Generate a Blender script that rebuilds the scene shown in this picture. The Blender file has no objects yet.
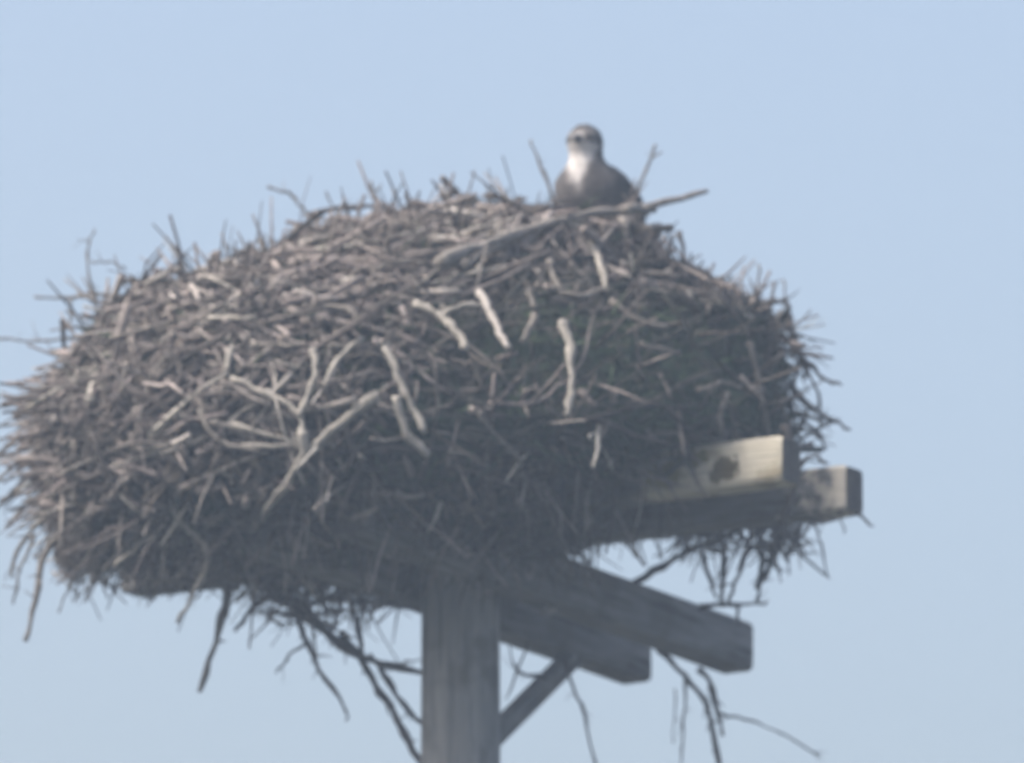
import bpy, bmesh, math, random
from mathutils import Vector, Matrix, noise as mnoise

R = math.radians
sc = bpy.context.scene
col = sc.collection
rnd = random.Random(11)

# ---------------------------------------------------------------- camera
PITCH = R(11.5)
DIST = 25.0
EYE = 1.6
SCALE = 410.0                       # pixels per metre at the pole
W, H = 1024, 763
CAMX = (512 - 461) / SCALE
cam_d = bpy.data.cameras.new('camera')
cam = bpy.data.objects.new('camera', cam_d)
col.objects.link(cam)
cam.location = (CAMX, -DIST, EYE)
cam.rotation_euler = (R(90) + PITCH, 0, 0)
SLANT = DIST / math.cos(PITCH)
FPX = SCALE * SLANT
cam_d.sensor_width = 36
cam_d.lens = 36 * FPX / W
cam_d.clip_start = 0.1
cam_d.clip_end = 9000
cam_d.dof.use_dof = True
cam_d.dof.focus_distance = 20.0
cam_d.dof.aperture_fstop = 6.2
sc.camera = cam

# ---------------------------------------------------------------- world, sun, exposure
SUN_AZ = R(-112)      # compass direction of the sun, from +Y towards +X (behind the camera, to its left)
SUN_EL = R(54)
w = bpy.data.worlds.new("World")
sc.world = w
w.use_nodes = True
nt = w.node_tree
bg = nt.nodes['Background']
sky = nt.nodes.new('ShaderNodeTexSky')
sky.sky_type = 'NISHITA'
sky.sun_disc = False
sky.sun_elevation = SUN_EL
sky.sun_rotation = SUN_AZ
sky.air_density = 1.0
sky.dust_density = 7.5
sky.ozone_density = 0.0
nt.links.new(sky.outputs[0], bg.inputs[0])
bg.inputs[1].default_value = 0.15
sd = bpy.data.lights.new('sun', 'SUN')
sd.energy = 1.4
sd.angle = R(10)
sd.color = (1.0, 0.965, 0.93)
sun = bpy.data.objects.new('sun', sd)
col.objects.link(sun)
tosun = Vector((math.sin(SUN_AZ) * math.cos(SUN_EL), math.cos(SUN_AZ) * math.cos(SUN_EL), math.sin(SUN_EL)))
sun.rotation_euler = tosun.to_track_quat('Z', 'Y').to_euler()
sc.view_settings.view_transform = 'Standard'
sc.view_settings.look = 'None'
sc.view_settings.exposure = 0.97
sc.view_settings.gamma = 1.0
sc.view_settings.use_curve_mapping = False
sc.render.engine = 'CYCLES'
sc.cycles.use_denoising = True
sc.cycles.filter_width = 2.2
sc.cycles.max_bounces = 6
sc.cycles.volume_bounces = 1

# ---------------------------------------------------------------- helpers
RX = Vector((1, 0, 0))
FW = Vector((0, math.cos(PITCH), math.sin(PITCH)))
UP = Vector((0, -math.sin(PITCH), math.cos(PITCH)))


def at(px, py, Y=0.0):
    """point at depth Y seen at a place of the photograph"""
    d = FW * FPX + RX * (px - W / 2) + UP * (H / 2 - py)
    t = (Y + DIST) / d.y
    return Vector((CAMX, -DIST, EYE)) + d * t


def zpx(py, Y=0.0):
    return at(461, py, Y).z


def link(name, me, parent=None, mats=()):
    o = bpy.data.objects.new(name, me)
    col.objects.link(o)
    for m in mats:
        me.materials.append(m)
    if parent:
        o.parent = parent
    return o


def empty(name, loc):
    o = bpy.data.objects.new(name, None)
    o.location = loc
    o.empty_display_size = 0.1
    col.objects.link(o)
    return o


def child(o, parent):
    """parent o while it keeps its place in the world"""
    o.parent = parent
    o.matrix_parent_inverse = Matrix.Translation(parent.location).inverted()


def new_mat(name):
    m = bpy.data.materials.new(name)
    m.use_nodes = True
    n = m.node_tree
    return m, n, n.nodes['Principled BSDF']


def nz(n, scale, detail=4, rough=0.6, vec=None, map_scale=None, coord='Object'):
    t = n.nodes.new('ShaderNodeTexNoise')
    t.inputs['Scale'].default_value = scale
    t.inputs['Detail'].default_value = detail
    t.inputs['Roughness'].default_value = rough
    if vec is None:
        c = n.nodes.new('ShaderNodeTexCoord')
        mp = n.nodes.new('ShaderNodeMapping')
        mp.inputs['Scale'].default_value = map_scale or (1, 1, 1)
        n.links.new(c.outputs[coord], mp.inputs[0])
        vec = mp.outputs[0]
    n.links.new(vec, t.inputs['Vector'])
    return t.outputs['Fac']


def ramp(n, fac, stops):
    r = n.nodes.new('ShaderNodeValToRGB')
    e = r.color_ramp.elements
    while len(e) < len(stops):
        e.new(0.5)
    for i, (p, c) in enumerate(stops):
        e[i].position = p
        e[i].color = (*c, 1)
    n.links.new(fac, r.inputs[0])
    return r.outputs[0]


def mix(n, a, b, fac, mode='MIX'):
    m = n.nodes.new('ShaderNodeMix')
    m.data_type = 'RGBA'
    m.blend_type = mode
    for sock, v in ((m.inputs['Factor'], fac), (m.inputs[6], a), (m.inputs[7], b)):
        if hasattr(v, 'links'):
            n.links.new(v, sock)
        elif isinstance(v, (int, float)):
            sock.default_value = v
        else:
            sock.default_value = (*v, 1)
    return m.outputs[2]


def bump(n, bs, fac, strength, dist):
    b = n.nodes.new('ShaderNodeBump')
    b.inputs['Strength'].default_value = strength
    b.inputs['Distance'].default_value = dist
    n.links.new(fac, b.inputs['Height'])
    n.links.new(b.outputs[0], bs.inputs['Normal'])


# wood of the pole and arms
def wood(name, dark, light, stretch, seed, stain=(0.09, 0.075, 0.05)):
    m, n, bs = new_mat(name)
    g = nz(n, 9, 6, 0.65, map_scale=stretch)
    c = ramp(n, g, [(0.28, dark), (0.5, tuple((a + b) / 2 for a, b in zip(dark, light))), (0.72, light)])
    s = nz(n, 7 + seed, 3, 0.55)
    sf = ramp(n, s, [(0.52, (0, 0, 0)), (0.66, (1, 1, 1))])
    f = n.nodes.new('ShaderNodeMath')
    f.operation = 'MULTIPLY'
    n.links.new(sf, f.inputs[0])
    f.inputs[1].default_value = 0.6
    c = mix(n, c, stain, f.outputs[0])
    k = nz(n, 16, 3, 0.5, map_scale=tuple(q * 0.5 if q < 1 else q * 0.9 for q in stretch))
    c = mix(n, c, ramp(n, k, [(0.36, (0.3, 0.3, 0.3)), (0.41, (1, 1, 1))]), 0.8, 'MULTIPLY')
    n.links.new(c, bs.inputs['Base Color'])
    bs.inputs['Roughness'].default_value = 0.9
    bs.inputs['Specular IOR Level'].default_value = 0.15
    bump(n, bs, g, 0.6, 0.01)
    return m


arm_wood = wood('weathered_arm_wood', (0.075, 0.078, 0.08), (0.20, 0.20, 0.20), (0.35, 5, 5), 0, (0.07, 0.065, 0.055))
pale_wood = wood('sunlit_pale_wood', (0.39, 0.365, 0.295), (0.53, 0.50, 0.42), (0.3, 6, 6), 3, (0.13, 0.105, 0.045))  # pale wood with the sunlight put into its colour
pole_wood = wood('weathered_pole_wood', (0.12, 0.123, 0.125), (0.31, 0.31, 0.305), (4, 4, 0.3), 1, (0.08, 0.075, 0.065))


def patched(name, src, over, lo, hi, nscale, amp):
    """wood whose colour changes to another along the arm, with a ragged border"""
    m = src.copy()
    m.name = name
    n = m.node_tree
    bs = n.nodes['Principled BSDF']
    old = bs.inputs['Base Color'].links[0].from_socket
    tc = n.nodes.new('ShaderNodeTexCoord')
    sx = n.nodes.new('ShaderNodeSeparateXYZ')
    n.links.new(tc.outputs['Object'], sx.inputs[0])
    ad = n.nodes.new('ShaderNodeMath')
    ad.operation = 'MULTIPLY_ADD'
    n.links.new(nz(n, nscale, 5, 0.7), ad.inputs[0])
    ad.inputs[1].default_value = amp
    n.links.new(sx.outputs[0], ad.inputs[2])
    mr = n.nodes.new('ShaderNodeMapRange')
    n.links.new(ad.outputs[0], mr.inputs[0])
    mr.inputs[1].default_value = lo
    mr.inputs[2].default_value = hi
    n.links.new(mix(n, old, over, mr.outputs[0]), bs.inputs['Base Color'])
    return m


end_grain = wood('weathered_shaded_end_grain', (0.05, 0.047, 0.045), (0.11, 0.103, 0.098), (6, 6, 6), 2, (0.05, 0.045, 0.04))  # weathered ends, their shade darkened into the colour
# the rear arm: weathered like the others, with a patch of sunlight painted near its right end; the front arm: nest shade painted dark, sunlight painted pale at its right end
end_wood = patched('weathered_wood_with_sun_patch', arm_wood, (0.36, 0.34, 0.30), 1.34, 1.42, 26, 0.80)
front_wood = patched('sunlit_wood_shaded_at_its_far_end', pale_wood, (0.10, 0.10, 0.10), 0.87, 0.81, 9, 0.3)



def blotch(m, centre, radius, over, amp=0.5):
    n = m.node_tree
    bs = n.nodes['Principled BSDF']
    old = bs.inputs['Base Color'].links[0].from_socket
    tc = n.nodes.new('ShaderNodeTexCoord')
    mp = n.nodes.new('ShaderNodeMapping')
    mp.vector_type = 'TEXTURE'
    mp.inputs['Location'].default_value = centre
    mp.inputs['Scale'].default_value = radius
    n.links.new(tc.outputs['Object'], mp.inputs[0])
    ln = n.nodes.new('ShaderNodeVectorMath')
    ln.operation = 'LENGTH'
    n.links.new(mp.outputs[0], ln.inputs[0])
    ad = n.nodes.new('ShaderNodeMath')
    ad.operation = 'MULTIPLY_ADD'
    n.links.new(nz(n, 35, 4, 0.7), ad.inputs[0])
    ad.inputs[1].default_value = amp * 2
    n.links.new(ln.outputs['Value'], ad.inputs[2])
    mr = n.nodes.new('ShaderNodeMapRange')
    n.links.new(ad.outputs[0], mr.inputs[0])
    mr.inputs[1].default_value = 1.0 + amp
    mr.inputs[2].default_value = 0.75 + amp
    n.links.new(mix(n, old, over, mr.outputs[0]), bs.inputs['Base Color'])


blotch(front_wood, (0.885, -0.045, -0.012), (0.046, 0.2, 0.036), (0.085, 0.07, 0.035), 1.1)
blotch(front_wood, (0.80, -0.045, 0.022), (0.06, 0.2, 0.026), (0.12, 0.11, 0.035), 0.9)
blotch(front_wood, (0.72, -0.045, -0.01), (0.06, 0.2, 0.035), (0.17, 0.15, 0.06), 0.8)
metal, n_, bs_ = new_mat('galvanised_steel')
n_.links.new(ramp(n_, nz(n_, 30), [(0.3, (0.16, 0.15, 0.14)), (0.7, (0.3, 0.29, 0.28))]), bs_.inputs['Base Color'])
bs_.inputs['Metallic'].default_value = 0.7
bs_.inputs['Roughness'].default_value = 0.6


def tinted(name, sc1, lo, hi, rough=0.9, strength=0.5, bumpd=0.004):
    m, n, bs = new_mat(name)
    a = n.nodes.new('ShaderNodeAttribute')
    a.attribute_name = 'tint'
    g = nz(n, sc1, 4, 0.6)
    v = ramp(n, g, [(0.3, (lo,) * 3), (0.7, (hi,) * 3)])
    c = mix(n, a.outputs['Color'], v, 1.0, 'MULTIPLY')
    n.links.new(c, bs.inputs['Base Color'])
    bs.inputs['Roughness'].default_value = rough
    bs.inputs['Specular IOR Level'].default_value = 0.15
    bump(n, bs, g, strength, bumpd)
    return m


stick_mat = tinted('stick_bark', 45, 0.6, 1.25)
core_mat = tinted('packed_debris', 28, 0.45, 1.4, strength=1.0, bumpd=0.03)
feather_mat = tinted('feathers', 60, 0.75, 1.15, 0.8)


def paint(me, cols):
    at_ = me.color_attributes.new('tint', 'FLOAT_COLOR', 'POINT')
    buf = []
    for c in cols:
        buf += [c[0], c[1], c[2], 1.0]
    at_.data.foreach_set('color', buf)


class MB:
    """collects tubes and strips in one mesh"""
    def __init__(s):
        s.v, s.f, s.c = [], [], []

    def tube(s, pts, rad, color, sides=6, tip=0.25):
        n = len(pts)
        base = len(s.v)
        pu = None
        for i, p in enumerate(pts):
            t = (pts[min(i + 1, n - 1)] - pts[max(i - 1, 0)])
            if t.length < 1e-6:
                t = Vector((1, 0, 0))
            t.normalize()
            if pu is None:
                pu = t.orthogonal().normalized()
            u = (pu - t * pu.dot(t)).normalized()
            pu = u
            v = t.cross(u)
            r = rad[i]
            for k in range(sides):
                a = 2 * math.pi * k / sides
                rr = r * (1 + 0.16 * math.sin(a * 2 + i * 1.3))
                s.v.append(p + u * math.cos(a) * rr + v * math.sin(a) * rr)
                s.c.append(color)
        for i in range(n - 1):
            for k in range(sides):
                a, b = base + i * sides + k, base + i * sides + (k + 1) % sides
                s.f.append((a, b, b + sides, a + sides))
        s.f.append(tuple(base + k for k in reversed(range(sides))))
        s.f.append(tuple(base + (n - 1) * sides + k for k in range(sides)))

    def strip(s, pts, wd, side, color):
        base = len(s.v)
        n = len(pts)
        for i, p in enumerate(pts):
            ww = wd * (1 - 0.8 * i / (n - 1))
            s.v += [p - side * ww, p + side * ww]
            s.c += [color, color]
        for i in range(n - 1):
            a = base + 2 * i
            s.f.append((a, a + 1, a + 3, a + 2))

    def build(s, name, mat, parent=None, smooth=True):
        me = bpy.data.meshes.new(name)
        me.from_pydata([tuple(p) for p in s.v], [], s.f)
        paint(me, s.c)
        if smooth:
            me.polygons.foreach_set('use_smooth', [True] * len(me.polygons))
        o = link(name, me, None, [mat])
        if parent:
            child(o, parent)
        return o


def ss(e0, e1, x):
    t = max(0, min(1, (x - e0) / (e1 - e0)))
    return t * t * (3 - 2 * t)


def lerp3(a, b, t):
    return tuple(x + (y - x) * t for x, y in zip(a, b))


def rv(s=1.0):
    return Vector((rnd.uniform(-s, s), rnd.uniform(-s, s), rnd.uniform(-s, s)))


def resample(pts, k):
    """smooth curve through the points"""
    n = len(pts)
    out = []
    for i in range(n - 1):
        p0, p1, p2, p3 = pts[max(i - 1, 0)], pts[i], pts[i + 1], pts[min(i + 2, n - 1)]
        for j in range(k):
            t = j / k
            out.append(0.5 * ((2 * p1) + (p2 - p0) * t + (2 * p0 - 5 * p1 + 4 * p2 - p3) * t * t + (3 * p1 - p0 - 3 * p2 + p3) * t ** 3))
    out.append(pts[-1])
    return out


# ---------------------------------------------------------------- ground and haze
me = bpy.data.meshes.new('ground')
bm = bmesh.new()
bmesh.ops.create_circle(bm, cap_ends=True, cap_tris=False, segments=64, radius=1500)
bm.to_mesh(me)
bm.free()
gm, n_, bs_ = new_mat('marsh_grass')
gn = nz(n_, 0.15, 8, 0.65)
g2 = nz(n_, 6, 6, 0.7)
c_ = ramp(n_, gn, [(0.35, (0.035, 0.045, 0.025)), (0.55, (0.06, 0.06, 0.04)), (0.7, (0.09, 0.08, 0.055))])
c_ = mix(n_, c_, ramp(n_, g2, [(0.3, (0.55,) * 3), (0.7, (1.3,) * 3)]), 1.0, 'MULTIPLY')
n_.links.new(c_, bs_.inputs['Base Color'])
bs_.inputs['Roughness'].default_value = 1
bump(n_, bs_, g2, 1.0, 0.15)
g = link('ground', me, None, [gm])
g['kind'] = 'structure'

HZ = 1520
me = bpy.data.meshes.new('haze')
bm = bmesh.new()
bmesh.ops.create_cube(bm, size=1)
bm.to_mesh(me)
bm.free()
hm = bpy.data.materials.new('haze')
hm.use_nodes = True
hn = hm.node_tree
hn.nodes.clear()
ho = hn.nodes.new('ShaderNodeOutputMaterial')
hv = hn.nodes.new('ShaderNodeVolumePrincipled')
hv.inputs['Color'].default_value = (0.60, 0.77, 1.0, 1)
hv.inputs['Density'].default_value = 0.0038
hv.inputs['Anisotropy'].default_value = 0.0
hn.links.new(hv.outputs[0], ho.inputs['Volume'])
h = link('haze', me, None, [hm])
h.scale = (2 * HZ, 2 * HZ, 9.2)
h.location = (0, 0, 9.2 / 2 - 1)
h['kind'] = 'stuff'

# ---------------------------------------------------------------- pole and its arms
TH = R(32)
A = Vector((math.cos(TH), -math.sin(TH), 0))       # long arms: to the right and towards the viewer
B = Vector((math.sin(TH), math.cos(TH), 0))        # lower arms: to the right and away
AH, AWD = 0.113, 0.09
BH, BWD = 0.125, 0.09
zA = zpx(528)
zB = zA - AH / 2 - BH / 2 - 0.001
pole = empty('utility_pole', (0, 0, 0))
pole['label'] = 'weathered grey wooden pole with two pairs of timber arms and braces carrying the stick nest'
pole['category'] = 'pole'

# shaft
N = 40
zt = zA + AH / 2 - 0.01
me = bpy.data.meshes.new('shaft')
vs, fs = [], []
rows = 90
for i in range(rows + 1):
    z = -0.4 + (zt + 0.4) * i / rows
    r0 = 0.118 - 0.024 * max(z, 0) / zt
    for k in range(N):
        a = 2 * math.pi * k / N
        q = mnoise.noise(Vector((math.cos(a) * 4, math.sin(a) * 4, z * 0.35)))
        q2 = mnoise.noise(Vector((math.cos(a) * 11, math.sin(a) * 11, z * 0.8 + 9)))
        r = r0 + 0.003 * q - 0.006 * max(0, q2 - 0.15) * 2
        vs.append((r * math.cos(a), r * math.sin(a), z))
for i in range(rows):
    for k in range(N):
        a, b = i * N + k, i * N + (k + 1) % N
        fs.append((a, b, b + N, a + N))
fs.append(tuple(rows * N + k for k in range(N)))
me.from_pydata(vs, [], fs)
o = link('shaft', me, None, [pole_wood])
child(o, pole)
o.data.polygons.foreach_set('use_smooth', [True] * (len(fs) - 1) + [False])


def beam(name, c, direction, length, wd, ht, seed, mat=arm_wood, tilt=0.0, bev=0.012):
    bm = bmesh.new()
    segs = 14
    rings = []
    for i in range(segs + 1):
        x = -length / 2 + length * i / segs
        ring = []
        rd = bev * (1.0 if 0 < i < segs else 1.0)
        for (sy, sz) in ((-1, -1), (1, -1), (1, 1), (-1, 1)):
            for q in range(3):
                a = math.atan2(sz, sy) + (q - 1) * math.pi / 4.6
                y = sy * (wd / 2 - rd) + rd * math.cos(a)
                z = sz * (ht / 2 - rd) + rd * math.sin(a)
                nn = mnoise.noise(Vector((x * 3 + seed * 7, y * 9, z * 9 + seed)))
                s = 1 + 0.03 * nn
                ring.append(bm.verts.new((x + (0.006 * nn if i in (0, segs) else 0), y * s, z * s)))
        rings.append(ring)
    # rounded ends
    for ring, sx in ((rings[0], -1), (rings[-1], 1)):
        for v in ring:
            v.co.y *= 0.93
            v.co.z *= 0.93
    ext = []
    for ring, sx in ((rings[0], 1), (rings[-1], -1)):
        r2 = [bm.verts.new((v.co.x + sx * bev, v.co.y / 0.93, v.co.z / 0.93)) for v in ring]
        ext.append(r2)
    order = [rings[0], ext[0]] + rings[1:-1] + [ext[1], rings[-1]]
    m = len(rings[0])
    for a, b in zip(order[:-1], order[1:]):
        for k in range(m):
            bm.faces.new((a[k], a[(k + 1) % m], b[(k + 1) % m], b[k]))
    bm.faces.new(list(reversed(order[0])))
    bm.faces.new(order[-1])
    bmesh.ops.recalc_face_normals(bm, faces=bm.faces)
    me = bpy.data.meshes.new(name)
    bm.to_mesh(me)
    bm.free()
    o = link(name, me, None, [mat, end_grain])
    for f in me.polygons:
        if abs(f.normal.x) > 0.6:
            f.material_index = 1
    d = direction.normalized()
    rot = d.to_track_quat('X', 'Z')
    o.rotation_mode = 'QUATERNION'
    o.rotation_quaternion = rot
    o.location = c
    child(o, pole)
    return o


SEP = 0.148
for s in (1, -1):
    c = -B * SEP * s - A * 0.025 + Vector((0, 0, zA + (0.036 if s > 0 else 0.014)))
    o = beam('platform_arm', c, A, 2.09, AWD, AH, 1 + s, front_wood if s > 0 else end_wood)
    o['label'] = 'long timber arm with sunlight painted pale on the face of its right end' if s > 0 else 'long timber arm behind, its end with a painted patch of sun jutting out at the right'
    c = A * SEP * s + B * 0.17 + Vector((0, 0, zB))
    o = beam('cross_arm', c, B + Vector((0, 0, -0.035)), 1.80, BWD, BH, 5 + s)
for s in (1, -1):
    for t in (1, -1):
        hgt = 0.036 if s > 0 else 0.014
        c = -B * SEP * s + A * SEP * t + Vector((0, 0, zB + BH / 2 + hgt / 2 + (0.003 if s > 0 else -0.006)))
        beam('packer', c, B, 0.09, 0.085, hgt, 20 + s + t, bev=0.003)
# through bolts
for k, (p, d, L) in enumerate([(Vector((0, 0, zB)), A, 0.42), (Vector((0, 0, zA)), B, 0.42)] +
                              [(A * SEP * s + B * SEP * t + Vector((0, 0, zA - 0.06)), Vector((0, 0, 1)), 0.30) for s in (1, -1) for t in (1, -1)]):
    mb = MB()
    mb.tube([p - d * L / 2, p + d * L / 2], [0.008, 0.008], (0.2, 0.2, 0.2), 8)
    for s in (1, -1):
        e = p + d * s * (L / 2 - 0.016)
        mb.tube([e, e + d * s * 0.004], [0.026, 0.026], (0.2, 0.2, 0.2), 12)
        mb.tube([e + d * s * 0.004, e + d * s * 0.014], [0.015, 0.015], (0.2, 0.2, 0.2), 6)
    mb.build('bolt', metal, pole, False)


def brace(p, q, ht, wd, seed):
    d = q - p
    return beam('brace', (p + q) / 2, d, d.length, wd, ht, seed, bev=0.007)


c1 = -A * SEP
p = at(488, 742, 0.07)
q = c1 + B * 0.80 + Vector((0, 0, zB - BH / 2 + 0.02)) + A * (-0.0)
brace(p, q, 0.05, 0.038, 9)
# ---------------------------------------------------------------- nest
# each row: picture height of the slice at the pole's depth, left and right reach there, reach to the front and to the back (m)
SL = [
    (214, 520, 590, 0.06, 0.06),
    (221, 425, 632, 0.24, 0.22),
    (232, 352, 648, 0.40, 0.36),
    (250, 306, 650, 0.52, 0.46),
    (276, 232, 668, 0.62, 0.54),
    (304, 132, 722, 0.73, 0.60),
    (328, 100, 780, 0.80, 0.64),
    (358, 86, 782, 0.86, 0.67),
    (400, 58, 790, 0.92, 0.68),
    (440, 50, 794, 0.93, 0.66),
    (470, 50, 748, 0.90, 0.62),
    (497, 56, 665, 0.85, 0.50),
    (520, 74, 615, 0.79, 0.38),
    (538, 125, 585, 0.66, 0.30),
    (552, 230, 540, 0.54, 0.26),
    (562, 300, 470, 0.36, 0.16),
]
SHEAR = 0.15          # the front of the nest sags


def prof(py):
    if py <= SL[0][0]:
        return SL[0][1:]
    for a, b in zip(SL[:-1], SL[1:]):
        if py <= b[0]:
            t = (py - a[0]) / (b[0] - a[0])
            return tuple(x + (y - x) * t for x, y in zip(a[1:], b[1:]))
    return SL[-1][1:]


def toX(px):
    return (px - 461) / SCALE


def frontY(x, py):
    xl, xr, df, db = prof(py)
    cx, hw = toX((xl + xr) / 2), (xr - xl) / 2 / SCALE
    u = min(0.995, abs((x - cx) / hw))
    return -df * (1 - u ** 2.2) ** (1 / 2.2)


z2py = lambda z: 214 + (zpx(214) - z) / (zpx(214) - zpx(562)) * (562 - 214)


def surf(px, py, off=0.02):
    """point on the front of the nest seen at a place of the photograph"""
    Y = -0.5
    for _ in range(14):
        p = at(px, py, Y)
        Y = 0.5 * Y + 0.5 * frontY(p.x, z2py(p.z - SHEAR * min(0, p.y)))
    return at(px, py, Y - off)


CUP = Vector((toX(592), 0.0, zpx(212)))
nest = empty('bird_nest', (0, 0, zA + AH / 2))
nest['label'] = 'huge domed nest of grey sticks and debris on top of the wooden pole'
nest['category'] = 'nest'

NT, NZ = 120, 62
grid = []
for i in range(NZ + 1):
    py = 214 + (562 - 214) * i / NZ
    xl, xr, df, db = prof(py)
    cx, hw = toX((xl + xr) / 2), (xr - xl) / 2 / SCALE
    z = zpx(py)
    row = []
    for k in range(NT):
        a = 2 * math.pi * k / NT
        ca, sa = math.cos(a), math.sin(a)
        e = 2 / 2.2
        x = cx + hw * math.copysign(abs(ca) ** e, ca)
        y = (db if sa > 0 else df) * math.copysign(abs(sa) ** e, sa)
        row.append(Vector((x, y, z + SHEAR * min(0, y))))
    grid.append(row)


def face_nrm(i, k):
    a, b, c, d = grid[i][k], grid[i][(k + 1) % NT], grid[i + 1][(k + 1) % NT], grid[i + 1][k]
    n = (c - a).cross(b - d)
    return n


cells = []
tot = 0
for i in range(NZ):
    for k in range(NT):
        n = face_nrm(i, k)
        ar = n.length / 2
        ctr = (grid[i][k] + grid[i + 1][(k + 1) % NT]) / 2
        if ar > 1e-8:
            n = n.normalized()
            out = Vector((ctr.x, ctr.y, (ctr.z - zpx(400)) * 1.5))
            if n.dot(out) < 0:
                n = -n
            wgt = ar * (1.0 if ctr.y < 0.25 else 0.45)
            tot += wgt
            cells.append((tot, i, k, n))
import bisect
cum = [c[0] for c in cells]


def pick():
    q = rnd.random() * tot
    _, i, k, n = cells[min(bisect.bisect(cum, q), len(cells) - 1)]
    u, v = rnd.random(), rnd.random()
    a, b, c, d = grid[i][k], grid[i][(k + 1) % NT], grid[i + 1][(k + 1) % NT], grid[i + 1][k]
    return (a * (1 - u) + b * u) * (1 - v) + (d * (1 - u) + c * u) * v, n


# packed core
vs, cs, fs = [], [], []
for i in range(NZ + 1):
    for k in range(NT):
        p = grid[i][k]
        n = face_nrm(min(i, NZ - 1), k)
        n = n.normalized() if n.length > 1e-9 else Vector((0, 0, 1))
        out = Vector((p.x, p.y, (p.z - zpx(400)) * 1.5))
        if n.dot(out) < 0:
            n = -n
        f1 = mnoise.noise(p * 5) * 0.05 + mnoise.noise(p * 15 + Vector((3, 1, 2))) * 0.035 + mnoise.noise(p * 40) * 0.015
        q = p - n * (0.055 - f1)
        d = Vector((q.x - CUP.x, q.y - CUP.y, 0)).length
        q.z -= 0.13 * math.exp(-(d / 0.15) ** 2) * (1 if q.z > zpx(300) else 0)
        vs.append(q)
        g_ = 0.5 + 0.5 * mnoise.noise(p * 3.5 + Vector((7, 0, 0)))
        g_ = max(g_, 1.2 * math.exp(-((p.x - toX(275)) ** 2 + (p.z - zpx(362)) ** 2) / 0.014), 0.75 * ss(toX(500), toX(640), p.x))
        base = Vector((0.05, 0.043, 0.038)).lerp(Vector((0.036, 0.056, 0.036)), max(0, min(1, (g_ - 0.4) * 3)))
        cs.append(base)
for i in range(NZ):
    for k in range(NT):
        a, b = i * NT + k, i * NT + (k + 1) % NT
        fs.append((a, b, b + NT, a + NT))
fs.append(tuple(range(NT)))
fs.append(tuple(NZ * NT + k for k in range(NT)))
me = bpy.data.meshes.new('packed_debris')
me.from_pydata([tuple(v) for v in vs], [], fs)
paint(me, cs)
bm = bmesh.new()
bm.from_mesh(me)
bmesh.ops.recalc_face_normals(bm, faces=bm.faces)
bm.to_mesh(me)
bm.free()
o = link('packed_debris', me, None, [core_mat])
child(o, nest)

PAL = [(0.265, 0.238, 0.222), (0.175, 0.156, 0.146), (0.115, 0.102, 0.096), (0.08, 0.071, 0.066), (0.048, 0.043, 0.04), (0.36, 0.34, 0.31)]


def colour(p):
    """sun and shade painted into the sticks: paler to the left and on top, darker low and to the right"""
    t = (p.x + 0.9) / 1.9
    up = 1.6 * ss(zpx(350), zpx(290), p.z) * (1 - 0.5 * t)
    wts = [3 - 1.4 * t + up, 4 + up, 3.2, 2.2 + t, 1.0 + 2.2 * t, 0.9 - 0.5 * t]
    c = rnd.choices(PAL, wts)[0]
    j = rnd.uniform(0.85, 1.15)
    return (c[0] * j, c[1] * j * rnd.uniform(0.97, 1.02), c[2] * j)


def crooked(p, d, n, L, steps, bend):
    pts = []
    side = d.cross(n).normalized()
    q = p - d * L / 2
    ax = d.copy()
    for i in range(steps + 1):
        pts.append(q.copy())
        ax = (ax + side * rnd.uniform(-bend, bend) + n * rnd.uniform(-bend, bend) * 0.4).normalized()
        q = q + ax * L / steps
    c = sum(pts, Vector()) / len(pts)
    return [x + (p - c) for x in pts]


def stick_into(mb, p, d, n, L, r, color, fork=0.3, bend=0.16, sides=6):
    steps = max(3, int(L / 0.07))
    pts = crooked(p, d, n, L, steps, bend)
    if any(abs(q.x - CUP.x) < 0.15 and q.z > CUP.z + 0.012 + 0.2 * min(0, q.y) for q in pts):
        return                      # the bird keeps its rim clear
    m = len(pts)
    rad = [r * (1.0 - 0.5 * i / (m - 1)) * rnd.uniform(0.78, 1.22) for i in range(m)]
    mb.tube(pts, rad, color, sides)
    if rnd.random() < fork and m > 3:
        i = rnd.randrange(1, m - 1)
        dd = (pts[i + 1] - pts[i]).normalized() + d.cross(n) * rnd.choice((-1, 1)) * rnd.uniform(0.5, 1.0) + n * rnd.uniform(-0.1, 0.5)
        dd.normalize()
        l2 = L * rnd.uniform(0.18, 0.4)
        b = [pts[i], pts[i] + dd * l2 * 0.5 + rv(0.01), pts[i] + dd * l2 + rv(0.02)]
        mb.tube(b, [rad[i] * 0.7, rad[i] * 0.5, rad[i] * 0.22], color, 5)


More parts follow.
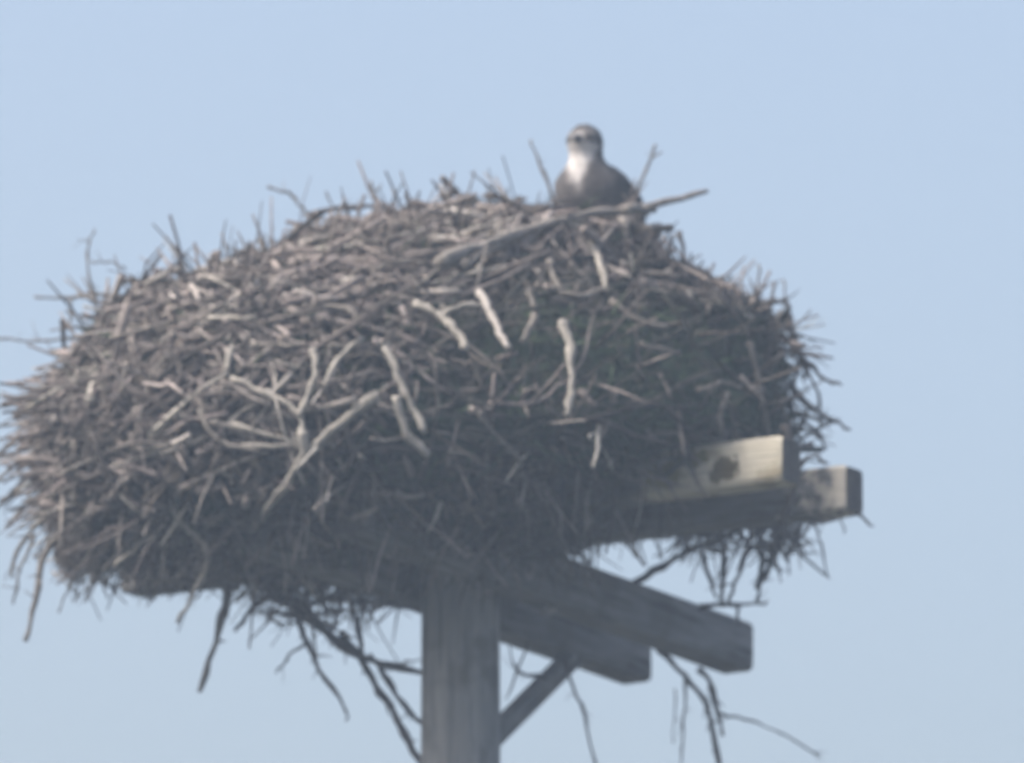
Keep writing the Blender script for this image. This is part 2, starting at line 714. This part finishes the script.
mb = MB()
for _ in range(5900):
    p, n = pick()
    shaded = ss(-0.15, 0.12, p.x + (zpx(330) - p.z) * 0.25) * ss(zpx(300), zpx(350), p.z) if p.y < 0.1 else 0  # zone with shade painted in: sticks fewer, thinner and darker in colour
    shaded = max(shaded, ss(zpx(470), zpx(520), p.z + SHEAR * max(0, -p.y)) * ss(-0.85, -0.6, p.x))
    bare = ss(0.02, 0.25, mnoise.noise(p * 2.6 + Vector((4.2, 1.0, 8.5)))) if p.z < zpx(275) else 0
    moss = math.exp(-((p.x - toX(275)) ** 2 + (p.z - zpx(362) + SHEAR * 0.8) ** 2) / 0.012) if p.y < 0 else 0
    if rnd.random() < max(bare * 0.55, moss * 0.9):
        continue
    if rnd.random() < shaded * 0.8:
        continue
    d2 = Vector((p.x - CUP.x, p.y - CUP.y, 0)).length
    if d2 < 0.17 and p.z > zpx(235):
        continue
    # mostly lying flat and around the nest
    h = Vector((0, 0, 1)).cross(n)
    if h.length < 0.2:
        h = Vector((rnd.uniform(-1, 1), rnd.uniform(-1, 1), 0))
    h.normalize()
    v = n.cross(h)
    a = rnd.gauss(0, 0.55) if rnd.random() < 0.66 else rnd.uniform(-1.57, 1.57)
    d = (h * math.cos(a) + v * math.sin(a) + n * rnd.gauss(0, 0.16)).normalized()
    if rnd.random() < 0.5:
        d = -d
    L = min(0.55, 0.09 + rnd.expovariate(8.5))
    r = rnd.uniform(0.0035, 0.0095) * (0.8 + L) * (1 - 0.3 * shaded)
    if p.z < zpx(500):
        L *= 0.75
    off = rnd.gauss(-0.012, 0.022)
    if L > 0.3:
        off = min(off, -0.005)
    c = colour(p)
    if shaded > 0.5 and rnd.random() < 0.8:
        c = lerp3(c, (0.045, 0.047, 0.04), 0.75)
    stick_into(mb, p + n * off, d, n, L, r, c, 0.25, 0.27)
for _ in range(340):       # long crooked branches woven through the rest
    p, n = pick()
    if p.y > 0.2 or (p.x > toX(470) and p.z < zpx(330) and rnd.random() < 0.8) or p.z < zpx(480):
        continue
    h = Vector((0, 0, 1)).cross(n)
    if h.length < 0.2:
        continue
    h.normalize()
    v = n.cross(h)
    a = rnd.gauss(0, 0.7)
    d = h * math.cos(a) + v * math.sin(a)
    L = rnd.uniform(0.3, 0.75)
    steps = int(L / 0.045)
    pts = crooked(p, d, n, L, steps, 0.42)
    # lie along the nest: pull every point back to the front surface
    ok = []
    for q in pts:
        py = z2py(q.z - SHEAR * min(0, q.y))
        if 225 < py < 540:
            xl, xr, df, db = prof(py)
            if xl < 461 + q.x * SCALE < xr:
                ok.append(Vector((q.x, frontY(q.x, py) - rnd.uniform(-0.004, 0.012), q.z)))
    if len(ok) < 5:
        continue
    r = rnd.uniform(0.004, 0.0085)
    c = colour(p)
    m = len(ok)
    mb.tube(ok, [r * (1 - 0.6 * i / (m - 1)) * rnd.uniform(0.8, 1.2) for i in range(m)], c, 6)
    for _k in range(rnd.randint(1, 4)):
        i = rnd.randrange(1, m - 1)
        dd = ((ok[i + 1] - ok[i]).normalized() + rv(0.9) + n * 0.2).normalized()
        l2 = rnd.uniform(0.05, 0.16)
        mb.tube([ok[i], ok[i] + dd * l2 * 0.5 + rv(0.008), ok[i] + dd * l2 + rv(0.016)], [r * 0.6, r * 0.42, r * 0.2], c, 5)
for _ in range(1500):      # broken butts and chips of bark
    p, n = pick()
    if Vector((p.x - CUP.x, p.y - CUP.y, 0)).length < 0.2 and p.z > zpx(235):
        continue
    if p.x > -0.1 and p.z < zpx(340) and rnd.random() < 0.85:
        continue
    d = (rv(1) + n * 0.3).normalized()
    L = rnd.uniform(0.03, 0.09)
    stick_into(mb, p + n * rnd.uniform(-0.015, 0.012), d, d.orthogonal().normalized(), L, rnd.uniform(0.006, 0.012), colour(p), 0.0, 0.3, 6)
# ends that stick out
for _ in range(800):
    p, n = pick()
    d2 = Vector((p.x - CUP.x, p.y - CUP.y, 0)).length
    if d2 < 0.2 and p.z > zpx(235):
        continue
    left = p.x < -0.6
    d = (n + rv(0.9) + (Vector((-0.6, -0.1, -0.35)) if left else Vector((0.1, -0.1, -0.25)))).normalized()
    L = rnd.uniform(0.08, 0.22) * (1.25 if left else 1.0)
    stick_into(mb, p + d * L * rnd.uniform(0.1, 0.36), d, d.orthogonal().normalized(), L, rnd.uniform(0.0025, 0.006), colour(p), 0.35, 0.2, 5)
for _ in range(420):      # fringe at the left edge, drooping
    py = rnd.uniform(385, 560)
    xl = prof(py)[0]
    p = Vector((toX(xl + 18 + rnd.uniform(-6, 30)), rnd.uniform(-0.35, 0.25), zpx(py)))
    a = R(rnd.uniform(185, 255) if py > 440 else rnd.uniform(165, 215))
    d = Vector((math.cos(a), rnd.uniform(-0.5, 0.3), math.sin(a))).normalized()
    L = rnd.uniform(0.10, 0.24)
    stick_into(mb, p + d * L * 0.25, d, Vector((0, -1, 0.1)).normalized(), L, rnd.uniform(0.003, 0.007), colour(p), 0.2, 0.12, 5)
# straggling bits under and behind
for _ in range(560):
    px = rnd.choice((rnd.uniform(60, 420), rnd.uniform(680, 800), rnd.uniform(60, 200), rnd.uniform(250, 420), rnd.gauss(315, 30)))
    py = rnd.uniform(545, 585) if px < 430 else rnd.uniform(522, 552)
    if 250 < px < 400 and rnd.random() < 0.5:
        py = rnd.uniform(575, 622)
    p = at(px, py, rnd.uniform(-0.1, 0.35))
    d = Vector((rnd.gauss(0, 0.6), rnd.gauss(0, 0.6), -1)).normalized()
    if rnd.random() < 0.5:
        d = Vector((rnd.gauss(0, 1), rnd.gauss(0, 1), -0.3)).normalized()
    L = rnd.uniform(0.05, 0.16) if rnd.random() < 0.8 else rnd.uniform(0.16, 0.3)
    stick_into(mb, p, d, d.orthogonal().normalized(), L, rnd.uniform(0.002, 0.005), colour(p), 0.4, 0.25, 5)
o = mb.build('stick_pile', stick_mat, nest)
o['kind'] = 'stuff'

mb = MB()
for _ in range(11000):
    p, n = pick()
    d2 = Vector((p.x - CUP.x, p.y - CUP.y, 0)).length
    if d2 < 0.12 and p.z > zpx(235):
        continue
    d = (rv(1) - n * 0.2).normalized()
    L = rnd.uniform(0.03, 0.10)
    s = d.cross(n + rv(0.4)).normalized()
    q = p - n * rnd.uniform(0.0, 0.05)
    g_ = mnoise.noise(p * 3.5 + Vector((7, 0, 0)))
    c = rnd.choice([(0.05, 0.075, 0.04), (0.07, 0.065, 0.05), (0.035, 0.055, 0.036)]) if g_ > -0.05 or p.x > toX(560) or (abs(p.x - toX(275)) < 0.13 and abs(p.z + SHEAR * 0.8 - zpx(362)) < 0.13) else rnd.choice([(0.13, 0.11, 0.09), (0.085, 0.073, 0.062), (0.18, 0.155, 0.13)])
    mb.strip([q, q + d * L * 0.5 + rv(0.008), q + d * L + rv(0.015)], rnd.uniform(0.002, 0.006), s, c)
o = mb.build('grass_and_leaf_litter', stick_mat, nest, False)
o['kind'] = 'stuff'

# ---- the sticks the photograph shows one by one
LT, MD, DK, WH = (0.265, 0.25, 0.225), (0.15, 0.138, 0.125), (0.075, 0.067, 0.063), (0.38, 0.355, 0.33)
count = 0


def stick(lines, color, depth='s', label=None):
    """lines: [(points, r0, r1)] in picture units; depth: 's' on the nest's front, or the depth(s) in metres"""
    global count
    count += 1
    mb = MB()
    for pts, r0, r1 in lines:
        P = []
        for i, (x, y) in enumerate(pts):
            if depth == 's':
                P.append(surf(x + rnd.uniform(-1.5, 1.5), y, 0.058 if label else 0.04))
            elif isinstance(depth, tuple):
                P.append(at(x, y, depth[0] + (depth[1] - depth[0]) * i / (len(pts) - 1)))
            else:
                P.append(at(x, y, depth))
        if depth == 's':          # a stick is stiff: let its depth run straight
            ys = [q.y for q in P]
            P = [at(x, y, min((ys[0] + (ys[-1] - ys[0]) * i / (len(pts) - 1)), ys[i] + 0.015)) for i, (x, y) in enumerate(pts)]
        P = resample(P, 4)
        P = [q + rv(0.0035) for q in P]
        m = len(P)
        rr = [0.76 * (r0 + (r1 - r0) * i / (m - 1)) / SCALE * rnd.uniform(0.72, 1.28) for i in range(m)]
        mb.tube(P, rr, color, 8)
        ln_ = sum((a - b).length for a, b in zip(P[:-1], P[1:]))
        if depth != 's' and ln_ > 0.1:
            for _ in range(min(6, int(ln_ / 0.055))):
                i = rnd.randrange(2, m - 1)
                t = (P[i] - P[i - 1]).normalized()
                dd = (t * rnd.uniform(0.3, 1.0) + rv(0.9)).normalized()
                l2 = rnd.uniform(0.015, 0.06)
                r2 = min(rr[i] * 0.5, 0.003)
                mb.tube([P[i], P[i] + dd * l2 * 0.5 + rv(0.004), P[i] + dd * l2 + rv(0.008)], [r2, r2 * 0.7, r2 * 0.35], color, 5)
    o = mb.build('stick', stick_mat, nest)
    if label:
        o['label'] = label
    return o


# top and skyline
stick([([(438, 262), (480, 246), (530, 229), (600, 212), (650, 205), (706, 192)], 8.5, 3.2), ([(628, 209), (652, 209)], 6, 5)], (0.20, 0.185, 0.17), (-0.80, -0.17), 'long grey stick lying along the rim in front of the bird')
stick([([(462, 268), (500, 245), (545, 226), (590, 222)], 6.5, 4)], MD, (-0.76, -0.36))
stick([([(310, 214), (340, 208), (375, 206), (398, 211), (414, 222)], 3.2, 2.6)], DK, 0.0)
stick([([(424, 218), (458, 210), (490, 207), (545, 205)], 3.4, 2.4)], DK, 0.05)
stick([([(488, 196), (503, 200), (518, 208)], 5, 6)], DK, 0.05)
stick([([(268, 187), (288, 193), (302, 208), (318, 222)], 1.6, 2.4)], MD, 0.05)
stick([([(325, 191), (333, 205), (345, 222)], 1.3, 2)], MD, 0.1)
stick([([(372, 182), (375, 196), (377, 215)], 1.4, 2.4), ([(375, 192), (382, 184)], 1.6, 1), ([(374, 190), (366, 186)], 1.6, 1)], MD, 0.1)
stick([([(272, 238), (276, 262)], 4, 3)], DK, 0.0)
stick([([(305, 230), (312, 250)], 5, 4)], DK, -0.05)
stick([([(530, 140), (541, 165), (553, 200), (560, 222)], 1.8, 2.6)], MD, 0.06, 'thin twig standing up at the left of the bird')
stick([([(656, 144), (646, 170), (635, 200), (630, 222)], 1.6, 2.6), ([(650, 158), (662, 152)], 1.4, 1)], MD, 0.08, 'thin twig standing up at the right of the bird')
stick([([(622, 215), (632, 240), (655, 262)], 6, 4)], DK, -0.1)
stick([([(680, 232), (684, 262)], 3.5, 3)], DK, 0.0)
stick([([(640, 222), (662, 254), (700, 272), (730, 288)], 3, 4)], DK, -0.05)
stick([([(722, 276), (724, 298)], 2.5, 2)], MD, 0)
stick([([(759, 264), (758, 298)], 1.5, 2)], MD, 0)
stick([([(784, 278), (787, 303)], 1.3, 2)], MD, 0)
stick([([(742, 322), (762, 308), (783, 300), (789, 312), (791, 348)], 4, 3.2)], DK, -0.05, 'dark bent stick arching at the right shoulder of the nest')
stick([([(770, 330), (782, 312)], 3, 3)], LT, -0.1)
stick([([(792, 350), (808, 363), (822, 377), (842, 385)], 4.5, 1.8)], DK, -0.1)
stick([([(790, 385), (805, 402), (825, 415), (850, 431)], 4.5, 1.8)], DK, -0.1)
stick([([(785, 320), (800, 350), (806, 380)], 3.5, 3)], DK, -0.05)
stick([([(800, 420), (815, 432), (826, 450)], 3.5, 2.5)], DK, 0.0)
stick([([(806, 365), (818, 395), (820, 430)], 2, 1.6)], DK, 0.05)
# left edge
stick([([(95, 230), (88, 248), (90, 278), (96, 300)], 1.3, 2.2)], MD, 0.0)
stick([([(92, 262), (110, 262), (126, 270)], 1.4, 1.2)], MD, 0.0)
stick([([(34, 297), (62, 298), (100, 294), (125, 298)], 1.5, 3), ([(70, 297), (71, 334)], 2, 1.6)], MD, 0.0)
stick([([(-6, 338), (30, 341), (70, 338)], 1.3, 2.5)], MD, 0.0)
stick([([(-8, 408), (14, 404), (55, 396)], 2.2, 3.5)], DK, -0.05)
stick([([(-10, 428), (20, 424), (60, 418)], 2, 3)], MD, 0.05)
stick([([(52, 428), (22, 438), (-8, 458)], 3.8, 2)], MD, -0.1)
stick([([(54, 446), (24, 458), (-8, 486)], 3.8, 2)], MD, 0.0)
stick([([(56, 462), (30, 476), (8, 498), (-6, 512)], 4, 2)], DK, -0.1)
stick([([(58, 482), (32, 500), (4, 528)], 4.2, 2)], MD, -0.05)
stick([([(60, 505), (38, 524), (18, 552), (10, 578)], 4.2, 2)], MD, -0.05)
stick([([(66, 530), (46, 552), (36, 600), (25, 641)], 5.2, 3)], MD, -0.15, 'stick hanging straight down at the far left edge of the nest')
stick([([(36, 535), (22, 565), (12, 605)], 2.5, 1.5)], MD, 0.0)
stick([([(84, 560), (70, 585), (60, 612)], 2.5, 1.4)], MD, 0.0)
# pale sticks on the front
stick([([(231, 377), (262, 391), (284, 402), (300, 415), (303, 440)], 4, 4.2), ([(312, 348), (316, 375), (306, 400), (300, 416)], 4.5, 4)], LT, 's', 'pale forked stick low on the front of the nest')
stick([([(232, 345), (226, 370)], 5, 4)], LT)
stick([([(378, 396), (330, 432), (306, 455), (285, 486), (262, 516), (236, 550)], 7.2, 4.2), ([(303, 430), (304, 458)], 6, 6)], LT, 's', 'thick pale branch running down to the left across the nest')
stick([([(362, 338), (338, 360), (324, 388)], 5, 3)], LT)
stick([([(383, 343), (398, 377), (412, 405), (424, 432)], 5.5, 4), ([(396, 395), (406, 432), (430, 456)], 5.2, 5)], LT, 's', 'pale stick running steeply down the middle of the nest')
stick([([(415, 303), (440, 316), (455, 330), (467, 348)], 6, 4.5), ([(440, 316), (462, 306), (482, 306)], 4.5, 3)], LT, 's', 'pale knobbly stick with a side branch high on the front')
stick([([(478, 291), (489, 310), (497, 328), (508, 347)], 6, 4)], WH, 's', 'short whitish stick right of the middle')
stick([([(563, 320), (570, 350), (572, 385), (567, 416)], 6.5, 4)], LT, 's', 'pale stick hanging upright in the dark right half')
stick([([(593, 243), (600, 265), (607, 291)], 5, 4.5)], LT)
stick([([(550, 262), (558, 288), (580, 297), (602, 288)], 4.5, 4)], MD)
stick([([(527, 288), (534, 318), (522, 342)], 5.5, 4)], MD)
stick([([(610, 300), (640, 322), (668, 326)], 4, 3.5)], MD)
stick([([(748, 343), (757, 372), (764, 408), (768, 436)], 4.5, 3.4)], MD, 's', 'pale stick hanging down above the pale timber face')
stick([([(680, 270), (690, 300)], 5, 4)], LT)
stick([([(712, 300), (735, 310), (752, 318)], 6, 5)], LT)
stick([([(700, 390), (722, 382), (740, 388)], 4, 3)], MD)
stick([([(728, 392), (720, 412), (722, 432)], 3.5, 3)], MD)
stick([([(478, 412), (500, 440), (522, 462)], 3.5, 2.5)], MD)
stick([([(172, 508), (186, 526), (204, 545), (206, 566), (196, 590), (178, 622)], 5.2, 2.4)], LT, (-0.62, -0.5), 'pale crooked stick hanging over the left arm')
stick([([(185, 470), (174, 490), (172, 510)], 3, 4)], MD, -0.62)
stick([([(166, 520), (140, 545), (114, 566)], 4, 2.5)], LT, -0.45)
for pts in ([(250, 346), (272, 344), (300, 347)], [(330, 346), (348, 346)], [(372, 270), (400, 262), (428, 262)], [(300, 238), (345, 243), (415, 240)],
            [(230, 425), (300, 444), (240, 446)], [(310, 305), (345, 309), (360, 320)], [(208, 318), (255, 318)], [(120, 300), (150, 292), (176, 290)],
            [(105, 310), (130, 315)], [(60, 360), (95, 352)], [(120, 325), (165, 330)], [(185, 280), (225, 262), (250, 268)], [(70, 500), (78, 470), (74, 440)],
            [(80, 420), (100, 445)], [(95, 500), (85, 530)], [(410, 290), (440, 270), (470, 262)], [(60, 385), (78, 400)], [(318, 410), (350, 404), (372, 420)],
            [(200, 410), (218, 440), (262, 452)], [(130, 360), (120, 395)], [(640, 345), (680, 352)], [(150, 380), (170, 350)]):
    stick([(pts, 4.0, 3.0)], rnd.choice([LT, MD, MD]))
# hanging below at the left
stick([([(228, 585), (222, 615), (213, 650), (201, 692)], 5.5, 3.2)], MD, 0.0, 'straight stick dangling below the left arm')
stick([([(275, 592), (252, 610), (234, 630)], 4, 2.2)], DK, 0.1)
stick([([(262, 580), (300, 608), (335, 640), (366, 658), (428, 673)], 9, 3.6), ([(300, 606), (350, 600), (420, 610)], 4, 2)], DK, (0.15, 0.05), 'thick dark branch sagging under the arms to the pole')
stick([([(284, 585), (300, 625), (318, 668), (344, 706), (347, 720)], 5, 1.2)], DK, 0.1)
stick([([(308, 642), (290, 654), (277, 674)], 2.4, 1.2)], DK, 0.1)
stick([([(348, 590), (356, 620), (362, 658)], 4, 3)], DK, 0.15)
stick([([(368, 655), (384, 672), (402, 704), (430, 728)], 4.2, 3.2)], DK, 0.12)
stick([([(340, 632), (362, 658), (376, 686), (394, 712), (408, 742), (432, 780)], 5.2, 4.4)], DK, (0.1, 0.04), 'crooked branch slanting down to the left side of the pole')
stick([([(378, 672), (408, 662), (424, 660)], 1.4, 1)], MD, 0.2)
stick([([(300, 570), (312, 590), (318, 596)], 5, 4)], LT, -0.2)
stick([([(318, 600), (340, 596), (372, 585)], 5, 4), ([(360, 575), (400, 602)], 4, 3)], MD, 0.1)
stick([([(120, 570), (160, 580), (240, 588)], 3, 3)], MD, -0.1)
# hanging below at the right
stick([([(630, 584), (662, 566), (690, 551), (732, 532)], 4.4, 4)], DK, (0.5, 0.2), 'stick propped slantwise between the right arms')
stick([([(722, 525), (724, 560), (722, 606)], 4, 3)], DK, 0.22)
stick([([(700, 532), (704, 560), (716, 598)], 3, 2.4)], DK, 0.3)
stick([([(752, 545), (738, 575), (728, 602)], 3.4, 2.4)], DK, 0.2)
stick([([(757, 518), (762, 560), (758, 600)], 5, 2.2)], DK, 0.15)
stick([([(784, 512), (778, 540), (768, 568), (756, 590)], 8, 3), ([(776, 540), (788, 562)], 3, 1.5)], DK, 0.15, 'thick dark tangle hanging behind the right arm')
stick([([(733, 530), (758, 550), (782, 572)], 4, 2)], DK, 0.18)
stick([([(700, 607), (728, 604), (757, 604), (768, 601)], 3.6, 1.6), ([(738, 604), (738, 626)], 2.6, 2)], DK, 0.5)
stick([([(796, 520), (820, 522), (850, 516)], 2.4, 2)], MD, 0.0)
stick([([(812, 520), (822, 545), (828, 578)], 2.2, 1)], DK, 0.0)
stick([([(838, 512), (845, 535)], 1.4, 1)], MD, 0.0)
stick([([(850, 508), (862, 517), (873, 526)], 2.6, 1.4)], DK, -0.4)
stick([([(785, 425), (795, 460), (790, 500), (782, 520)], 6, 6)], DK, -0.52)
stick([([(798, 470), (812, 455), (825, 462)], 3, 2)], DK, -0.45)
# below the lower arms
stick([([(654, 645), (685, 676), (706, 706), (722, 770)], 4, 3.6), ([(700, 668), (713, 690), (722, 735)], 4, 2.6), ([(716, 713), (745, 719), (775, 730), (822, 757)], 2.2, 1)], DK, 0.7, 'forked stick dangling under the lower right arms')
stick([([(686, 680), (684, 720), (682, 775)], 2, 1.2)], MD, 0.75)
stick([([(676, 688), (673, 745)], 1.2, 0.8)], MD, 0.8)
stick([([(567, 660), (574, 690), (585, 715), (597, 775)], 2.6, 1.8)], DK, 0.5)
stick([([(508, 640), (520, 672), (545, 675)], 1.2, 3), ([(505, 700), (530, 640)], 1.2, 1.6)], DK, 0.3)
print('sticks', count)

# ---------------------------------------------------------------- the osprey
BS = 1.06
BP = at(592, 250, 0.02)
FACE = math.atan2(-0.93, -0.37)                     # looking left and towards the viewer
bird = empty('osprey', BP)
bird['label'] = 'osprey with white throat and dark brown wings sitting on top of the nest'
bird['category'] = 'bird'
CF, SF = math.cos(FACE), math.sin(FACE)


def bl(x, y, z):
    """bird's own axes (forward, left, up) to the world"""
    return BP + BS * Vector((x * CF - y * SF, x * SF + y * CF, z))


DKB, MDB, WHT, GRY = (0.03, 0.029, 0.031), (0.062, 0.058, 0.06), (0.48, 0.465, 0.46), (0.12, 0.112, 0.112)






# spine: forward, up, half width, half thickness
SP = [(-0.185, 0.030, 0.012, 0.010), (-0.16, 0.040, 0.040, 0.030), (-0.12, 0.058, 0.062, 0.048), (-0.07, 0.080, 0.078, 0.064), (-0.02, 0.104, 0.082, 0.072),
      (0.010, 0.132, 0.084, 0.074), (0.026, 0.160, 0.079, 0.066), (0.033, 0.184, 0.058, 0.053), (0.036, 0.206, 0.041, 0.043), (0.039, 0.226, 0.039, 0.043),
      (0.044, 0.245, 0.0415, 0.046), (0.050, 0.262, 0.038, 0.041), (0.054, 0.275, 0.028, 0.030), (0.056, 0.284, 0.012, 0.013)]
SPv = [Vector(s) for s in SP]
SPr = []
for i in range(len(SPv) - 1):
    p0, p1, p2, p3 = SPv[max(i - 1, 0)], SPv[i], SPv[i + 1], SPv[min(i + 2, len(SPv) - 1)]
    for j in range(3):
        t = j / 3
        SPr.append(0.5 * ((2 * p1) + (p2 - p0) * t + (2 * p0 - 5 * p1 + 4 * p2 - p3) * t * t + (3 * p1 - p0 - 3 * p2 + p3) * t ** 3))
SPr.append(SPv[-1])
vs, cs, fs = [], [], []
NS = 28
for i, s in enumerate(SPr):
    t = SPr[min(i + 1, len(SPr) - 1)] - SPr[max(i - 1, 0)]
    tx, tz = t.x, t.y
    l = math.hypot(tx, tz)
    tx, tz = tx / l, tz / l
    nx, nzz = -tz, tx               # dorsal direction when the spine runs forward
    for k in range(NS):
        a = 2 * math.pi * k / NS
        cu, cd = math.cos(a), math.sin(a)
        q = (s.x + nx * cd * s.w, cu * s.z, s.y + nzz * cd * s.w)
        nn = mnoise.noise(Vector(q) * 30) * 0.003
        vs.append(bl(q[0] + nn, q[1] * (1 + nn * 4), q[2] + nn))
        dorsal = cd                  # 1 = back, -1 = belly
        z = q[2]
        # breast white above, mottled below; back dark; head white with brown crown and eye band
        mott = lerp3(GRY, MDB, 0.5 + 0.5 * mnoise.noise(Vector(q) * 60))
        wv = 0.003 + 0.030 * ss(0.12, 0.215, z)           # white bib, wide at the throat and pointed below
        bib = (1 - ss(wv - 0.006, wv + 0.008, abs(q[1] + 0.005 + 0.004 * mnoise.noise(Vector(q) * 50)))) * (1 - ss(-0.25, 0.05, dorsal)) if z > 0.11 else 0
        c = lerp3(lerp3(mott, DKB, ss(-0.5, 0.1, dorsal)), WHT, bib)
        if z > 0.222:
            band = ss(0.232, 0.240, z) * (1 - ss(0.256, 0.262, z)) * ss(0.2, 0.45, abs(q[1]) / 0.040)
            crown = ss(0.252, 0.268, z)
            c = lerp3(lerp3(WHT, GRY, 0.1), MDB, ss(-0.5, 0.0, dorsal))
            c = lerp3(c, DKB, max(band * 0.9, crown * 0.9))
        cs.append(c)
for i in range(len(SPr) - 1):
    for k in range(NS):
        a, b = i * NS + k, i * NS + (k + 1) % NS
        fs.append((a, b, b + NS, a + NS))
fs.append(tuple(range(NS)))
fs.append(tuple((len(SPr) - 1) * NS + k for k in range(NS)))
me = bpy.data.meshes.new('body')
me.from_pydata([tuple(v) for v in vs], [], fs)
paint(me, cs)
bm = bmesh.new()
bm.from_mesh(me)
bmesh.ops.recalc_face_normals(bm, faces=bm.faces)
bm.to_mesh(me)
bm.free()
me.polygons.foreach_set('use_smooth', [True] * len(me.polygons))
o = link('body', me, None, [feather_mat])
child(o, bird)

# folded wings, their feather rows stepped
for s in (1, -1):
    vs, cs, fs = [], [], []
    NU, NV = 22, 14
    for side in (1, 0):
        for i in range(NU + 1):
            u = i / NU
            x = 0.035 - 0.30 * u
            zc = 0.156 - 0.118 * u ** 1.25
            hh = 0.056 * math.sin(math.pi * min(1, u * 0.62 + 0.22)) ** 0.8 * (1 - 0.55 * ss(0.55, 1, u))
            yy = 0.061 + 0.026 * math.sin(math.pi * min(1, u * 0.9 + 0.15)) - 0.055 * ss(0.5, 1, u)
            for j in range(NV + 1):
                v = j / NV * 2 - 1
                step = 0.0035 * ((u * 7 + (1 - v) * 1.3) % 1.0)
                y = yy - 0.030 * v * v - (0.016 if not side else 0) + (step if side else 0)
                vs.append(bl(x - 0.015 * v, s * y, zc + hh * v))
                e = ((u * 7 + (1 - v) * 1.3) % 1.0)
                cs.append(lerp3(DKB, MDB, 0.25 + 0.45 * e))
    m = (NU + 1) * (NV + 1)
    idx = lambda q, i, j: q * m + i * (NV + 1) + j
    for q in (0, 1):
        for i in range(NU):
            for j in range(NV):
                fs.append((idx(q, i, j), idx(q, i + 1, j), idx(q, i + 1, j + 1), idx(q, i, j + 1)))
    for i in range(NU):
        for j in (0, NV):
            fs.append((idx(0, i, j), idx(0, i + 1, j), idx(1, i + 1, j), idx(1, i, j)))
    for j in range(NV):
        for i in (0, NU):
            fs.append((idx(0, i, j), idx(0, i, j + 1), idx(1, i, j + 1), idx(1, i, j)))
    me = bpy.data.meshes.new('wing')
    me.from_pydata([tuple(v) for v in vs], [], fs)
    paint(me, cs)
    bm = bmesh.new()
    bm.from_mesh(me)
    bmesh.ops.recalc_face_normals(bm, faces=bm.faces)
    bm.to_mesh(me)
    bm.free()
    me.polygons.foreach_set('use_smooth', [True] * len(me.polygons))
    o = link('wing', me, None, [feather_mat])
    child(o, bird)

# tail
mb = MB()
for k in range(7):
    a = (k - 3) / 3
    p0 = bl(-0.15, a * 0.012, 0.045)
    p1 = bl(-0.24, a * 0.024, 0.028)
    p2 = bl(-0.33, a * 0.036, 0.012)
    up = Vector((0, 0, 0.0015 * k))
    sd_ = Vector((-SF, CF, 0)) * 1
    base = len(mb.v)
    for p, ww in ((p0, 0.008), (p1, 0.012), (p2, 0.010)):
        for t in (0.0018, -0.0018):
            mb.v += [p - sd_ * ww + up + Vector((0, 0, t)), p + sd_ * ww + up + Vector((0, 0, t))]
            mb.c += [MDB if k % 2 else GRY] * 2
    for i in range(2):
        b = base + 4 * i
        mb.f += [(b, b + 1, b + 5, b + 4), (b + 2, b + 6, b + 7, b + 3), (b, b + 4, b + 6, b + 2), (b + 1, b + 3, b + 7, b + 5)]
    mb.f += [(base, base + 2, base + 3, base + 1), (base + 8, base + 9, base + 11, base + 10)]
mb.build('tail', feather_mat, bird, False)

horn, n_, bs_ = new_mat('dark_horn')
n_.links.new(ramp(n_, nz(n_, 60), [(0.3, (0.02, 0.02, 0.022)), (0.7, (0.05, 0.05, 0.055))]), bs_.inputs['Base Color'])
bs_.inputs['Roughness'].default_value = 0.35
yel, n_, bs_ = new_mat('yellow_iris')
n_.links.new(ramp(n_, nz(n_, 200), [(0.3, (0.6, 0.42, 0.05)), (0.7, (0.75, 0.55, 0.08))]), bs_.inputs['Base Color'])
bs_.inputs['Roughness'].default_value = 0.2
legm, n_, bs_ = new_mat('pale_leg_skin')
n_.links.new(ramp(n_, nz(n_, 80), [(0.3, (0.35, 0.38, 0.38)), (0.7, (0.5, 0.52, 0.5))]), bs_.inputs['Base Color'])
bs_.inputs['Roughness'].default_value = 0.7
mb = MB()
mb.tube(resample([bl(0.082, 0, 0.245), bl(0.098, 0, 0.246), bl(0.110, 0, 0.240), bl(0.114, 0, 0.228)], 3), [0.012, 0.0115, 0.011, 0.010, 0.009, 0.0075, 0.006, 0.0045, 0.003, 0.001], (0.1, 0.1, 0.1), 10)
mb.build('beak', horn, bird)
for s in (1, -1):
    for nm, rr, mt, dx in (('eye', 0.0062, yel, 0.0), ('pupil', 0.0046, horn, 0.0028)):
        me = bpy.data.meshes.new(nm)
        bm = bmesh.new()
        bmesh.ops.create_uvsphere(bm, u_segments=14, v_segments=10, radius=rr)
        bm.to_mesh(me)
        bm.free()
        me.polygons.foreach_set('use_smooth', [True] * len(me.polygons))
        o = link(nm, me, None, [mt])
        o.location = bl(0.064 + dx * 0.5, s * (0.0315 + dx), 0.2490)
        if nm == 'eye':
            child(o, bird)
            eye_o = o
        else:
            loc = o.location.copy()
            o.parent = eye_o
            o.location = loc - eye_o.location
    mb = MB()
    k = bl(-0.01, s * 0.035, 0.045)
    f = bl(0.005, s * 0.037, -0.055)
    mb.tube([k, (k + f) / 2, f], [0.020, 0.009, 0.007], (0.4, 0.4, 0.4), 8)
    for a in (-0.6, 0, 0.6, math.pi):
        d = Vector((math.cos(FACE + a), math.sin(FACE + a), 0))
        mb.tube([f, f + d * 0.025 + Vector((0, 0, 0.004)), f + d * 0.045 - Vector((0, 0, 0.004)), f + d * 0.055 - Vector((0, 0, 0.014))], [0.006, 0.005, 0.0035, 0.001], (0.3, 0.3, 0.3), 6)
    mb.build('leg', legm, bird)
